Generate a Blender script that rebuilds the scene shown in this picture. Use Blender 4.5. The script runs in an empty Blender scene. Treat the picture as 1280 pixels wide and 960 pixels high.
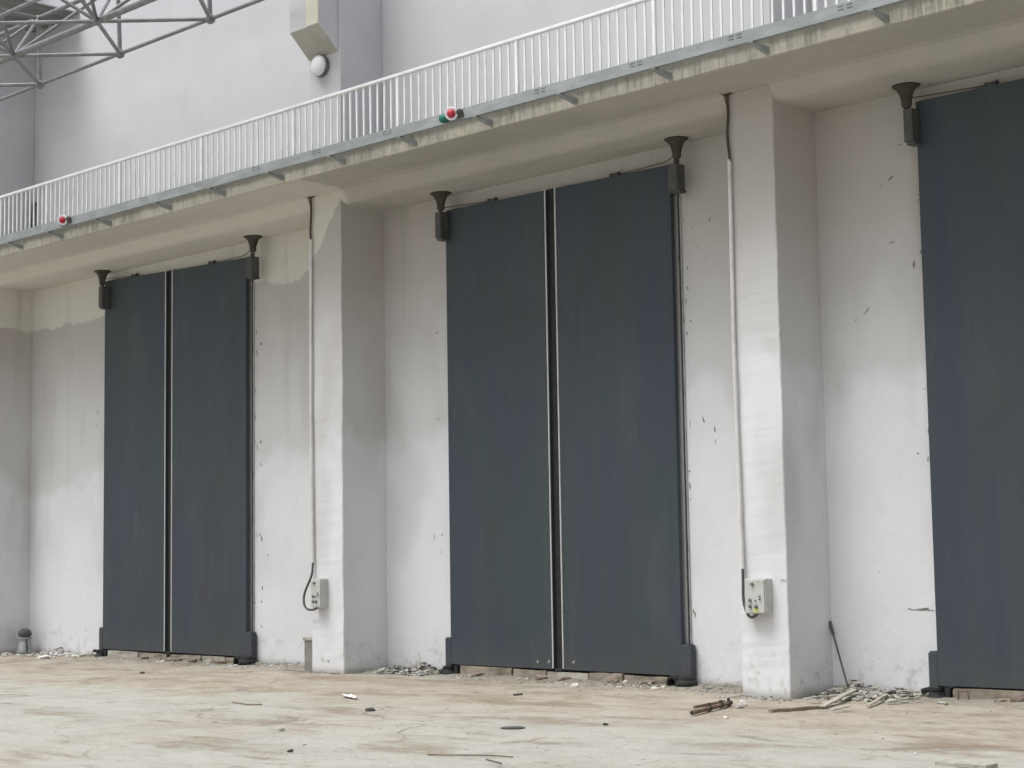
import bpy, bmesh, math, random
from mathutils import Vector, Matrix, noise
random.seed(7)
S = bpy.context.scene
COL = S.collection
PI = math.pi

# ------------------------------------------------------------------ camera
EYE = Vector((0, 0, 1.6))
FPX, YAW, PITCH, ROLL = 2207.45, -0.782363, 0.0990705, -0.0159312
cy, sy, cp, sp = math.cos(YAW), math.sin(YAW), math.cos(PITCH), math.sin(PITCH)
FWD = Vector((sy * cp, cy * cp, sp))
_r = Vector((cy, -sy, 0)); _u = _r.cross(FWD)
c_, s_ = math.cos(ROLL), math.sin(ROLL)
RGT = _r * c_ + _u * s_; UPV = _u * c_ - _r * s_
cam = bpy.data.cameras.new('camera'); co = bpy.data.objects.new('camera', cam); COL.objects.link(co)
co.matrix_world = Matrix(((RGT.x, UPV.x, -FWD.x, EYE.x), (RGT.y, UPV.y, -FWD.y, EYE.y), (RGT.z, UPV.z, -FWD.z, EYE.z), (0, 0, 0, 1)))
cam.sensor_width = 36; cam.lens = FPX / 1280 * 36; cam.clip_start = 0.1; cam.clip_end = 3000
S.camera = co
S.render.resolution_x, S.render.resolution_y = 1024, 768

def at(px, py, Y=None, Z=None, X=None):
    """the point of the plane Y=, Z= or X= that shows at a measured place in the photograph"""
    d = FWD + RGT * ((px - 640) / FPX) + UPV * ((480 - py) / FPX)
    t = Y / d.y if Y is not None else ((Z - EYE.z) / d.z if Z is not None else X / d.x)
    return EYE + d * t

# ------------------------------------------------------------------ light
SUN_AZ, SUN_EL = math.radians(206), math.radians(67)      # azimuth from +Y clockwise
w = bpy.data.worlds.new('World'); S.world = w; w.use_nodes = True
nt = w.node_tree; bg = nt.nodes['Background']
sky = nt.nodes.new('ShaderNodeTexSky'); sky.sky_type = 'NISHITA'; sky.sun_disc = False
sky.sun_elevation = SUN_EL; sky.sun_rotation = SUN_AZ; sky.dust_density = 5; sky.air_density = 1.0
hs = nt.nodes.new('ShaderNodeHueSaturation'); hs.inputs['Saturation'].default_value = 0.33
nt.links.new(sky.outputs[0], hs.inputs['Color']); nt.links.new(hs.outputs[0], bg.inputs['Color'])
bg.inputs['Strength'].default_value = 0.13
sl = bpy.data.lights.new('sun', 'SUN'); sl.energy = 2.0; sl.angle = math.radians(34); sl.color = (1, 0.99, 0.975)
so = bpy.data.objects.new('sun', sl); COL.objects.link(so)
sd = Vector((math.sin(SUN_AZ) * math.cos(SUN_EL), math.cos(SUN_AZ) * math.cos(SUN_EL), math.sin(SUN_EL)))
so.rotation_euler = (-sd).to_track_quat('-Z', 'Y').to_euler()
S.view_settings.view_transform = 'Standard'; S.view_settings.look = 'None'
S.view_settings.exposure = 0.33; S.view_settings.gamma = 1.0

# ------------------------------------------------------------------ materials
class N:
    """a small node builder"""
    def __init__(s, name):
        s.m = bpy.data.materials.new(name); s.m.use_nodes = True
        s.t = s.m.node_tree; s.b = s.t.nodes['Principled BSDF']
        s.pos = s.t.nodes.new('ShaderNodeNewGeometry').outputs['Position']
        s.sep = s.t.nodes.new('ShaderNodeSeparateXYZ'); s.t.links.new(s.pos, s.sep.inputs[0])
    def lk(s, a, b):
        s.t.links.new(a, b) if hasattr(a, 'is_linked') else setattr(b, 'default_value', a)
    def scale(s, v3, src=None):
        n = s.t.nodes.new('ShaderNodeVectorMath'); n.operation = 'MULTIPLY'
        s.t.links.new(src or s.pos, n.inputs[0]); n.inputs[1].default_value = v3; return n.outputs[0]
    def noise(s, sc, det=4, ro=0.55, vec=None, dist=0.0):
        n = s.t.nodes.new('ShaderNodeTexNoise'); n.inputs['Scale'].default_value = sc
        n.inputs['Detail'].default_value = det; n.inputs['Roughness'].default_value = ro; n.inputs['Distortion'].default_value = dist
        s.t.links.new(vec or s.pos, n.inputs['Vector']); return n.outputs['Fac']
    def voro(s, sc, vec=None, feat='F1'):
        n = s.t.nodes.new('ShaderNodeTexVoronoi'); n.inputs['Scale'].default_value = sc; n.feature = feat
        s.t.links.new(vec or s.pos, n.inputs['Vector']); return n.outputs['Distance']
    def ramp(s, f, lo, hi, a=0.0, b=1.0, smooth=True):
        n = s.t.nodes.new('ShaderNodeMapRange'); n.interpolation_type = 'SMOOTHSTEP' if smooth else 'LINEAR'
        s.lk(f, n.inputs[0])
        for i, v in enumerate((lo, hi, a, b)): n.inputs[i + 1].default_value = v
        return n.outputs[0]
    def math(s, op, a, b=0.0):
        n = s.t.nodes.new('ShaderNodeMath'); n.operation = op; s.lk(a, n.inputs[0]); s.lk(b, n.inputs[1]); return n.outputs[0]
    def mix(s, f, a, b):
        n = s.t.nodes.new('ShaderNodeMix'); n.data_type = 'RGBA'; s.lk(f, n.inputs[0])
        for v, i in ((a, 6), (b, 7)): s.lk((*v, 1) if isinstance(v, tuple) else v, n.inputs[i])
        return n.outputs[2]
    def out(s, col, rough=0.8, bump=None, bs=0.3, bd=0.01, metal=0.0, spec=0.3):
        s.lk((*col, 1) if isinstance(col, tuple) else col, s.b.inputs['Base Color'])
        s.lk(rough, s.b.inputs['Roughness']); s.b.inputs['Metallic'].default_value = metal
        s.b.inputs['Specular IOR Level'].default_value = spec
        if bump is not None:
            n = s.t.nodes.new('ShaderNodeBump'); n.inputs['Strength'].default_value = bs; n.inputs['Distance'].default_value = bd
            s.t.links.new(bump, n.inputs['Height']); s.t.links.new(n.outputs[0], s.b.inputs['Normal'])
        return s.m

def mat_plaster(name, white, cream, zone=True):
    n = N(name); X, Y, Z = n.sep.outputs
    big = n.noise(0.55, 5, 0.6); fine = n.noise(9, 6, 0.65); grit = n.noise(60, 3, 0.6)
    col = n.mix(n.ramp(big, 0.35, 0.7), white, tuple(v * 0.93 for v in white))
    col = n.mix(n.ramp(fine, 0.45, 0.8, 0, 0.25), col, tuple(v * 0.86 for v in white))
    if zone:
        # later render coat, cream, laid over the top of the wall with a ragged lower edge
        edge = n.math('ADD', n.math('MULTIPLY', n.math('SUBTRACT', n.noise(1.1, 7, 0.7), 0.5), 0.6), Z)
        edge = n.math('ADD', edge, n.math('MULTIPLY', n.math('SUBTRACT', n.noise(9, 3, 0.6), 0.5), 0.12))
        # on the pillar it climbs to the right
        diag = n.math('MULTIPLY', n.ramp(X, -20.75, -20.0, 0, 0.75, False), n.ramp(Y, 16.60, 16.57, 0, 1))
        edge = n.math('SUBTRACT', edge, diag)
        hard = n.math('MULTIPLY', n.ramp(edge, 6.09, 6.15), n.ramp(X, -19.997, -20.02))
        hard = n.math('MULTIPLY', hard, n.ramp(Z, 7.3, 7.2))
        soft = n.math('MULTIPLY', n.ramp(n.math('ADD', n.math('MULTIPLY', n.noise(0.8, 3), 1.2), Z), 4.7, 6.7), n.ramp(Z, 7.3, 7.2))  # soft-edged cream, darkened to paint in shade under the canopy
        soft = n.math('MULTIPLY', soft, 0.85)
        # older greyer coat above a soft uneven line, and rubbed smudges
        cz = n.math('ADD', Z, n.math('MULTIPLY', n.math('SUBTRACT', n.noise(0.42, 4, 0.55), 0.5), 3.4))
        coat = n.math('MULTIPLY', n.ramp(cz, 3.35, 3.75), n.ramp(Z, 7.3, 7.2))
        col = n.mix(n.math('MULTIPLY', coat, 0.62), col, (0.565, 0.56, 0.555))
        smu = n.math('MULTIPLY', n.ramp(n.noise(0.9, 3, 0.45, n.scale((1.3, 1.3, 0.5))), 0.50, 0.68), n.ramp(Z, 0.6, 2.4))
        col = n.mix(n.math('MULTIPLY', smu, 0.34), col, (0.45, 0.435, 0.42))
        pk = n.math('MULTIPLY', n.ramp(n.noise(0.7, 2, 0.4), 0.42, 0.62), 0.5)
        crm = n.mix(pk, cream, (cream[0] * 1.02, cream[1] * 0.95, cream[2] * 0.97))
        col = n.mix(soft, col, crm); col = n.mix(hard, col, n.mix(0.1, (0.67, 0.655, 0.60), crm))
        # dirt splashed up from the ground
        sp_ = n.math('MULTIPLY', n.ramp(Z, 0.75, 0.0), n.ramp(n.noise(6, 5, 0.75), 0.48, 0.72))
        col = n.mix(n.math('MULTIPLY', sp_, 0.65), col, (0.30, 0.28, 0.23))
        col = n.mix(n.math('MULTIPLY', n.ramp(n.math('ADD', Z, n.math('MULTIPLY', n.noise(3, 3), 0.16)), 0.20, 0.06), 0.55), col, (0.26, 0.24, 0.20))
        # rusty / damp runs coming down from the slab
        run = n.noise(1.0, 4, 0.6, n.scale((2.6, 2.6, 0.16)))
        rm = n.math('MULTIPLY', n.ramp(run, 0.54, 0.75), n.ramp(Z, 1.5, 7.0))
        col = n.mix(n.math('MULTIPLY', rm, 0.45), col, (0.36, 0.34, 0.29))
        hl = n.math('MULTIPLY', n.ramp(n.voro(1.5, feat='DISTANCE_TO_EDGE', vec=n.scale((1, 1, 1))), 0.006, 0.0), n.ramp(n.noise(0.4, 2), 0.55, 0.7))
        col = n.mix(n.math('MULTIPLY', hl, 0.25), col, (0.3, 0.29, 0.27))
        spk = n.math('MULTIPLY', n.ramp(n.voro(3.1), 0.035, 0.015), n.ramp(n.noise(0.9, 2), 0.5, 0.6))
        col = n.mix(n.math('MULTIPLY', spk, 0.7), col, (0.14, 0.12, 0.10))
    if zone:
        pl = n.math('MULTIPLY', n.ramp(n.noise(5.5, 7, 0.75), 0.66, 0.70), n.ramp(n.noise(0.55, 2), 0.50, 0.62))
        col = n.mix(n.math('MULTIPLY', pl, 0.5), col, (0.40, 0.385, 0.35))
    trow = n.math('ADD', n.math('MULTIPLY', fine, 0.7), n.math('MULTIPLY', grit, 0.3))
    trow = n.math('ADD', trow, n.math('MULTIPLY', n.noise(1.6, 3, 0.5), 2.0))
    return n.out(col, 0.85, trow, 0.26 if zone else 0.10, 0.02, spec=0.2)

M = {}
M['plaster'] = mat_plaster('white_painted_plaster', (0.735, 0.745, 0.76), (0.46, 0.44, 0.405))
M['upper'] = mat_plaster('pale_grey_upper_paint', (0.595, 0.605, 0.63), (0.6, 0.6, 0.6), zone=False)

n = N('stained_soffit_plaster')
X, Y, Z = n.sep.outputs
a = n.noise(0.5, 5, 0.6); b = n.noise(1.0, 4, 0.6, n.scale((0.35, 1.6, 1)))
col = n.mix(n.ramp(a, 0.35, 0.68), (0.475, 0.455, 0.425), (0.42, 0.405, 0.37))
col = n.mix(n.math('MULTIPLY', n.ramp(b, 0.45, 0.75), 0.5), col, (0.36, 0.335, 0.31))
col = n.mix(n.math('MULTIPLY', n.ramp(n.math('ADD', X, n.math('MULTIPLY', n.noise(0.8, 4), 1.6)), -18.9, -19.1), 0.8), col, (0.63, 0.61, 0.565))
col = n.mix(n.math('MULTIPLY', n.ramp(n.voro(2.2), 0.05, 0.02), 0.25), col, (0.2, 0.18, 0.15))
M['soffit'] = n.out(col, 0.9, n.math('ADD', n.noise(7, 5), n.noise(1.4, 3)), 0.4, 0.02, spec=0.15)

n = N('weathered_slab_edge')
X, Y, Z = n.sep.outputs
drip = n.noise(1.0, 6, 0.75, n.scale((10, 2, 1.1))); bigm = n.noise(0.8, 3)
col = n.mix(n.ramp(n.noise(2.2, 4), 0.4, 0.65), (0.50, 0.48, 0.41), (0.42, 0.40, 0.35))
dm = n.math('MULTIPLY', n.math('MULTIPLY', n.ramp(drip, 0.40, 0.68), n.ramp(n.noise(1.7, 4), 0.35, 0.6, 0.2, 1.0)), n.ramp(n.math('ADD', Z, n.math('MULTIPLY', n.noise(5, 3, 0.6, n.scale((3, 1, 0.4))), 0.16)), 7.12, 7.30))
dm = n.math('MULTIPLY', dm, n.ramp(bigm, 0.34, 0.54, 0.45, 1.0))
col = n.mix(dm, col, (0.13, 0.13, 0.095))
shade_grime = n.math('MULTIPLY', n.ramp(n.math('ADD', Z, n.math('MULTIPLY', n.noise(4, 5, 0.7, n.scale((2, 1, 1))), 0.12)), 7.26, 7.34), 0.7)  # shadow under the channel painted into the edge colour, together with grime
col = n.mix(shade_grime, col, (0.12, 0.12, 0.10))
fd = n.math('MULTIPLY', n.ramp(n.noise(1.0, 4, 0.7, n.scale((28, 4, 1.5))), 0.5, 0.62), n.ramp(n.noise(0.9, 3), 0.42, 0.58)); col = n.mix(n.math('MULTIPLY', fd, 0.55), col, (0.17, 0.17, 0.13))
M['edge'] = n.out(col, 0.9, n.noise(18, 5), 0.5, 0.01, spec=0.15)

def simple(name, col, col2, sc=6, rough=0.6, metal=0.0, bump=0.2, vec=None, spec=0.4, lo=0.4, hi=0.7):
    n = N(name); v = n.scale(vec) if vec else None
    f = n.noise(sc, 5, 0.6, v)
    return n.out(n.mix(n.ramp(f, lo, hi), col, col2), n.ramp(n.noise(sc * 2, 3), 0.3, 0.7, rough * 0.85, min(1, rough * 1.15)), n.noise(sc * 5, 4), bump, 0.006, metal, spec)

n = N('slate_blue_steel_paint')
X, Y, Z = n.sep.outputs
st = n.noise(1.0, 5, 0.6, n.scale((2.2, 2.2, 0.10))); pa = n.noise(1.0, 5, 0.6, n.scale((1.1, 1.1, 0.32)), 0.3); st2 = n.noise(1.0, 4, 0.7, n.scale((14, 14, 0.35)))
col = n.mix(n.ramp(pa, 0.40, 0.62), (0.047, 0.057, 0.079), (0.046, 0.064, 0.067))
col = n.mix(n.ramp(st, 0.42, 0.62, 0, 0.6), col, (0.061, 0.073, 0.080))
lt = n.ramp(n.noise(1.0, 5, 0.6, n.scale((1.6, 1.6, 0.5)), 0.6), 0.5, 0.72, 0, 0.5); col = n.mix(lt, col, (0.074, 0.086, 0.091))
col = n.mix(n.ramp(st2, 0.50, 0.75, 0, 0.40), col, (0.072, 0.084, 0.094))
dust = n.math('MULTIPLY', n.ramp(n.math('ADD', Z, n.math('MULTIPLY', n.noise(2.5, 4), 0.7)), 0.95, 0.35), 0.28)
sm = n.ramp(n.noise(1.3, 5, 0.6, n.scale((1, 1, 0.45)), 0.5), 0.52, 0.72, 0, 0.45); col = n.mix(sm, col, (0.050, 0.048, 0.052))
scr = n.math('MULTIPLY', n.ramp(n.noise(1.0, 3, 0.5, n.scale((40, 40, 1.5))), 0.66, 0.72), n.ramp(n.noise(1.2, 2), 0.55, 0.65)); col = n.mix(n.math('MULTIPLY', scr, 0.35), col, (0.13, 0.135, 0.14))
col = n.mix(dust, col, (0.12, 0.11, 0.095))
M['steel'] = n.out(col, n.ramp(st, 0.3, 0.7, 0.5, 0.68), n.math('ADD', n.math('MULTIPLY', n.noise(1.1, 2, 0.4), 4), n.noise(20, 3)), 0.18, 0.012, spec=0.3)
M['darksteel'] = simple('grimy_dark_steel', (0.060, 0.066, 0.066), (0.10, 0.095, 0.085), 9, 0.6)
M['rust'] = simple('rust_brown_hopper_steel', (0.050, 0.043, 0.035), (0.080, 0.070, 0.058), 12, 0.85)
M['rubber'] = simple('black_rubber', (0.018, 0.020, 0.020), (0.03, 0.03, 0.028), 9, 0.7)
M['seal'] = simple('pale_seal_strip', (0.66, 0.66, 0.66), (0.52, 0.52, 0.51), 3, 0.6, vec=(8, 8, 1.2))
M['jamb'] = simple('grey_jamb_steel', (0.42, 0.43, 0.43), (0.26, 0.26, 0.255), 3, 0.6, vec=(6, 6, 1.5))
M['rail'] = simple('white_railing_paint', (0.80, 0.81, 0.83), (0.70, 0.71, 0.72), 5, 0.45)
M['channel'] = simple('grey_green_channel_paint', (0.26, 0.285, 0.285), (0.34, 0.36, 0.37), 2.2, 0.5, vec=(1, 3, 3))
M['truss'] = simple('galvanised_grey_tube', (0.20, 0.205, 0.215), (0.27, 0.275, 0.285), 7, 0.5, metal=0.25)
M['roof'] = simple('grey_roof_sheeting', (0.22, 0.23, 0.22), (0.30, 0.30, 0.29), 0.7, 0.7)
M['cream'] = simple('cream_strip_paint', (0.70, 0.69, 0.59), (0.65, 0.65, 0.56), 3, 0.8)
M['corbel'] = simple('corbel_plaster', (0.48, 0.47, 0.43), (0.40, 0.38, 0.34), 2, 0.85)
M['lampw'] = simple('white_enamel', (0.86, 0.86, 0.90), (0.80, 0.80, 0.84), 5, 0.35)
M['pvc'] = simple('white_pvc', (0.68, 0.68, 0.67), (0.58, 0.57, 0.55), 4, 0.5)
M['cable'] = simple('dark_cable', (0.085, 0.085, 0.085), (0.06, 0.055, 0.05), 9, 0.55)
M['bcable'] = simple('brown_cable', (0.075, 0.055, 0.042), (0.05, 0.04, 0.035), 9, 0.6)
M['box'] = simple('light_grey_enclosure', (0.52, 0.53, 0.51), (0.44, 0.45, 0.42), 5, 0.4)
M['boxside'] = M['box']
M['yellow'] = simple('yellow_sticker', (0.55, 0.55, 0.20), (0.48, 0.48, 0.2), 9, 0.5)
M['knob'] = simple('grey_button', (0.12, 0.12, 0.125), (0.2, 0.19, 0.18), 9, 0.4)
M['red'] = simple('red_lens', (0.50, 0.035, 0.06), (0.40, 0.03, 0.05), 9, 0.55)
M['green'] = simple('green_lens', (0.02, 0.18, 0.12), (0.02, 0.13, 0.09), 9, 0.55)
M['conc'] = simple('broken_concrete', (0.42, 0.40, 0.35), (0.28, 0.26, 0.225), 7, 0.95, bump=0.6)
M['rubble'] = simple('grey_green_rubble', (0.42, 0.41, 0.365), (0.20, 0.195, 0.16), 3.5, 0.95, bump=0.6)
M['lime'] = simple('white_plaster_lump', (0.70, 0.69, 0.66), (0.55, 0.54, 0.5), 9, 0.9, bump=0.4)
M['dark'] = simple('dark_scrap', (0.045, 0.043, 0.04), (0.08, 0.075, 0.065), 9, 0.8)
M['gouge'] = simple('gouged_plaster', (0.19, 0.17, 0.145), (0.33, 0.31, 0.28), 25, 0.95)
M['brick'] = simple('dusty_red_brick', (0.33, 0.265, 0.215), (0.25, 0.215, 0.175), 8, 0.9, bump=0.5)
M['pipe'] = simple('rusty_brown_pipe', (0.20, 0.14, 0.10), (0.12, 0.085, 0.065), 9, 0.75)
M['timber'] = simple('weathered_timber', (0.30, 0.25, 0.19), (0.20, 0.165, 0.125), 3, 0.9, vec=(2, 12, 8), bump=0.5)
M['palewood'] = simple('pale_dusty_timber', (0.40, 0.385, 0.33), (0.29, 0.27, 0.22), 3, 0.9, vec=(9, 2, 8), bump=0.5)
M['recess'] = simple('bare_grey_concrete', (0.25, 0.245, 0.225), (0.18, 0.175, 0.16), 8, 0.9, bump=0.5)
M['sill'] = simple('dirty_sill_concrete', (0.33, 0.29, 0.235), (0.20, 0.175, 0.14), 5, 0.95, bump=0.7)
M['zinc'] = simple('dull_zinc', (0.40, 0.41, 0.42), (0.22, 0.22, 0.22), 9, 0.45, metal=0.4)
M['interior'] = simple('unlit_interior', (0.05, 0.05, 0.05), (0.04, 0.04, 0.04), 3, 0.9)

# ground: dusty sand over pale grey-green concrete
n = N('dusty_concrete_ground')
X, Y, Z = n.sep.outputs
p2 = n.scale((1, 1, 0))
big = n.noise(0.30, 7, 0.68, p2, 0.1); mid = n.noise(1.1, 7, 0.72, p2, 0.1); fine = n.noise(7, 6, 0.7, p2); grit = n.noise(45, 4, 0.7, p2)
near = n.ramp(n.math('ADD', Y, n.math('MULTIPLY', n.math('SUBTRACT', mid, 0.5), 3.0)), 12.0, 14.6)      # sand drifts lie nearer the wall
sand = n.math('ADD', n.math('MULTIPLY', near, 0.9), n.ramp(big, 0.47, 0.62, 0, 0.5))
sand = n.math('MINIMUM', n.math('MULTIPLY', sand, n.ramp(mid, 0.30, 0.55, 0.45, 1.0)), 1.0)
concrete = n.mix(n.ramp(mid, 0.38, 0.62), (0.44, 0.44, 0.395), (0.385, 0.385, 0.345))
concrete = n.mix(n.ramp(fine, 0.45, 0.75, 0, 0.5), concrete, (0.47, 0.46, 0.42))
sandc = n.mix(n.ramp(mid, 0.46, 0.60), (0.40, 0.35, 0.285), (0.325, 0.275, 0.21))
sandc = n.mix(n.ramp(fine, 0.42, 0.7, 0, 0.6), sandc, (0.45, 0.425, 0.375))
col = n.mix(sand, concrete, sandc)
ru = n.math('MULTIPLY', n.ramp(n.noise(0.75, 6, 0.7, n.scale((1, 1, 0)), 0.8), 0.57, 0.68), n.ramp(fine, 0.35, 0.6, 0.3, 0.9))
col = n.mix(n.math('MULTIPLY', ru, 0.8), col, (0.26, 0.185, 0.115))
dk = n.ramp(n.noise(0.9, 6, 0.7, n.scale((0.8, 1.1, 0)), 0.6), 0.56, 0.68)
col = n.mix(n.math('MULTIPLY', dk, 0.75), col, (0.19, 0.18, 0.15))
st1 = n.ramp(n.noise(1.0, 6, 0.75, n.scale((2.2, 3.0, 0)), 0.4), 0.54, 0.70, 0, 0.45); col = n.mix(st1, col, (0.25, 0.225, 0.185))
st2 = n.ramp(n.noise(1.0, 6, 0.8, n.scale((5, 6, 0)), 0.4), 0.56, 0.72, 0, 0.5); col = n.mix(st2, col, (0.50, 0.475, 0.42))
br = n.math('MULTIPLY', n.ramp(n.noise(1.0, 5, 0.65, n.scale((0.45, 1.0, 0)), 0.1), 0.52, 0.66), n.ramp(fine, 0.3, 0.6, 0.4, 1.0))
col = n.mix(n.math('MULTIPLY', br, 0.8), col, (0.24, 0.19, 0.135))
wob = n.t.nodes.new('ShaderNodeVectorMath'); wob.operation = 'ADD'
nz = n.t.nodes.new('ShaderNodeTexNoise'); nz.inputs['Scale'].default_value = 0.9; nz.inputs['Detail'].default_value = 5
n.t.links.new(n.pos, nz.inputs['Vector']); n.t.links.new(p2, wob.inputs[0]); n.t.links.new(nz.outputs['Color'], wob.inputs[1])
crk = n.ramp(n.voro(0.33, feat='DISTANCE_TO_EDGE', vec=wob.outputs[0]), 0.010, 0.002)
col = n.mix(n.math('MULTIPLY', n.math('MULTIPLY', crk, n.ramp(big, 0.5, 0.56)), 0.5), col, (0.14, 0.13, 0.11))
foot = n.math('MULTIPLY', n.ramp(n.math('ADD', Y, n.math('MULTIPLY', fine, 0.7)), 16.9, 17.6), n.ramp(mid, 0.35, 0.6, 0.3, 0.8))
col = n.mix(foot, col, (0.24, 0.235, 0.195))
speck = n.math('MULTIPLY', n.ramp(n.voro(11, vec=p2), 0.20, 0.10), n.ramp(n.noise(1.7, 4, 0.6, p2), 0.45, 0.6))
col = n.mix(n.math('MULTIPLY', speck, 0.5), col, (0.22, 0.205, 0.17))
col = n.mix(n.ramp(grit, 0.5, 0.8, 0, 0.4), col, (0.52, 0.49, 0.43))
h_ = n.math('ADD', n.math('ADD', n.math('MULTIPLY', fine, 2.2), n.math('MULTIPLY', grit, 0.9)), n.math('MULTIPLY', mid, 2.5))
M['ground'] = n.out(col, 0.9, h_, 0.7, 0.03, spec=0.2)

# ------------------------------------------------------------------ helpers
def tag(o, label=None, cat=None, group=None, kind=None):
    for k, v in (('label', label), ('category', cat), ('group', group), ('kind', kind)):
        if v: o[k] = v
    return o
def empty(name, loc, label, cat, group=None):
    o = bpy.data.objects.new(name, None); COL.objects.link(o); o.location = loc; o.empty_display_size = 0.1
    return tag(o, label, cat, group)
def link(name, me, parent=None, loc=None):
    o = bpy.data.objects.new(name, me); COL.objects.link(o)
    if loc is not None: o.location = loc
    if parent is not None:
        o.parent = parent
        p = parent; off = Vector((0, 0, 0))
        while p is not None: off += Vector(p.location); p = p.parent
        o.location = Vector(o.location) - off          # coordinates are always given in the world
    return o
def mesh(name, bm, mat, smooth=False):
    bmesh.ops.recalc_face_normals(bm, faces=bm.faces[:])
    me = bpy.data.meshes.new(name); bm.to_mesh(me); bm.free()
    for m_ in (mat if isinstance(mat, list) else [mat]): me.materials.append(m_)
    if smooth:
        me.polygons.foreach_set('use_smooth', [True] * len(me.polygons))
        try: me.set_sharp_from_angle(angle=math.radians(38))
        except Exception: pass
    return me
def obj(name, bm, mat, parent=None, loc=None, smooth=False):
    return link(name, mesh(name, bm, mat, smooth), parent, loc)
def box(bm, x0, x1, y0, y1, z0, z1, mi=0):
    v = [bm.verts.new(p) for p in ((x0,y0,z0),(x1,y0,z0),(x1,y1,z0),(x0,y1,z0),(x0,y0,z1),(x1,y0,z1),(x1,y1,z1),(x0,y1,z1))]
    for f in ((0,1,2,3),(4,5,6,7),(0,1,5,4),(1,2,6,5),(2,3,7,6),(3,0,4,7)):
        bm.faces.new([v[i] for i in f]).material_index = mi
    return v
def bevel(bm, w=0.01, seg=2):
    bmesh.ops.bevel(bm, geom=[e for e in bm.edges], offset=w, segments=seg, affect='EDGES', profile=0.6)
def prism(bm, prof, x0, x1):
    """profile in (y, z) extruded along x"""
    a_ = [bm.verts.new((x0, y, z)) for y, z in prof]; b_ = [bm.verts.new((x1, y, z)) for y, z in prof]
    k = len(prof); bm.faces.new(a_); bm.faces.new(b_[::-1])
    for i in range(k): bm.faces.new((a_[i], a_[(i+1) % k], b_[(i+1) % k], b_[i]))
def lathe(bm, prof, c, seg=20, axis='Z'):
    rings = []
    for r, h in prof:
        ring = []
        for i in range(seg):
            t = 2 * PI * i / seg
            q = {'Z': (r*math.cos(t), r*math.sin(t), h), 'Y': (r*math.cos(t), h, r*math.sin(t)), 'X': (h, r*math.cos(t), r*math.sin(t))}[axis]
            ring.append(bm.verts.new(Vector(c) + Vector(q)))
        rings.append(ring)
    for a_, b_ in zip(rings, rings[1:]):
        for i in range(seg): bm.faces.new((a_[i], a_[(i+1) % seg], b_[(i+1) % seg], b_[i]))
    bm.faces.new(rings[0]); bm.faces.new(rings[-1][::-1])
def tube(bm, pts, r, seg=8):
    pts = [Vector(p) for p in pts]; rings = []
    for i, p in enumerate(pts):
        t = (pts[min(i+1, len(pts)-1)] - pts[max(i-1, 0)]).normalized()
        a_ = t.orthogonal().normalized() if i == 0 else (a_ - t * a_.dot(t)).normalized()
        b_ = t.cross(a_)
        rr = r[i] if isinstance(r, (list, tuple)) else r
        rings.append([bm.verts.new(p + (a_ * math.cos(2*PI*k/seg) + b_ * math.sin(2*PI*k/seg)) * rr) for k in range(seg)])
    for u_, v_ in zip(rings, rings[1:]):
        for k in range(seg): bm.faces.new((u_[k], u_[(k+1) % seg], v_[(k+1) % seg], v_[k]))
    bm.faces.new(rings[0]); bm.faces.new(rings[-1][::-1])
def curve_pts(ctrl, per=6):
    """Catmull-Rom through control points"""
    P_ = [Vector(c) for c in ctrl]; P_ = [P_[0]*2 - P_[1]] + P_ + [P_[-1]*2 - P_[-2]]; out = []
    for i in range(1, len(P_) - 2):
        for k in range(per):
            t = k / per; a_, b_, c, d = P_[i-1:i+3]
            out.append(0.5 * ((2*b_) + (c-a_)*t + (2*a_-5*b_+4*c-d)*t*t + (3*b_-a_-3*c+d)*t**3))
    return out + [P_[-2]]
def chunk(bm, c, s, rnd, mi=0, sub=1):
    """irregular broken lump, s = (sx, sy, sz)"""
    g = bmesh.ops.create_icosphere(bm, subdivisions=sub, radius=1)
    R = Matrix.Rotation(rnd.uniform(0, PI*2), 3, 'Z') @ Matrix.Rotation(rnd.uniform(-.4, .4), 3, 'X')
    for v in g['verts']:
        k = v.co.copy(); k = Vector([max(-.72, min(.72, q)) for q in k]) * rnd.uniform(0.85, 1.25)
        v.co = Vector(c) + R @ Vector((k.x * s[0], k.y * s[1], k.z * s[2]))
    for f in {f for v in g['verts'] for f in v.link_faces}: f.material_index = mi

# ------------------------------------------------------------------ building
YW, YP, YF, YD = 17.405, 16.562, 15.629, 17.285     # wall, pillar faces, canopy edge, gate faces
ZB, ZS, ZT = 6.896, 7.107, 7.36                     # beam underside, canopy underside, canopy top
ZR = 12.0
GATES = [  # left, right, seam left, seam right, (z top left, z top right, z bottom left, z bottom right)
    (-27.54, -23.26, -25.61, -25.41, (6.734, 6.600, 0.138, 0.114)),
    (-18.485, -14.215, -16.485, -16.30, (6.655, 6.616, 0.142, 0.120)),
    (-10.615, -6.35, -8.58, -8.40, (6.722, 6.715, 0.140, 0.150)),
]
PILLARS = [(-38.95, -38.2), (-31.05, -30.28), (-20.72, -19.99), (-12.77, -12.09), (-4.9, -4.2)]

bld = empty('warehouse_building', (-18, YW, 0), 'white plastered warehouse with tall pillars and a concrete canopy ledge', 'building')

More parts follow.
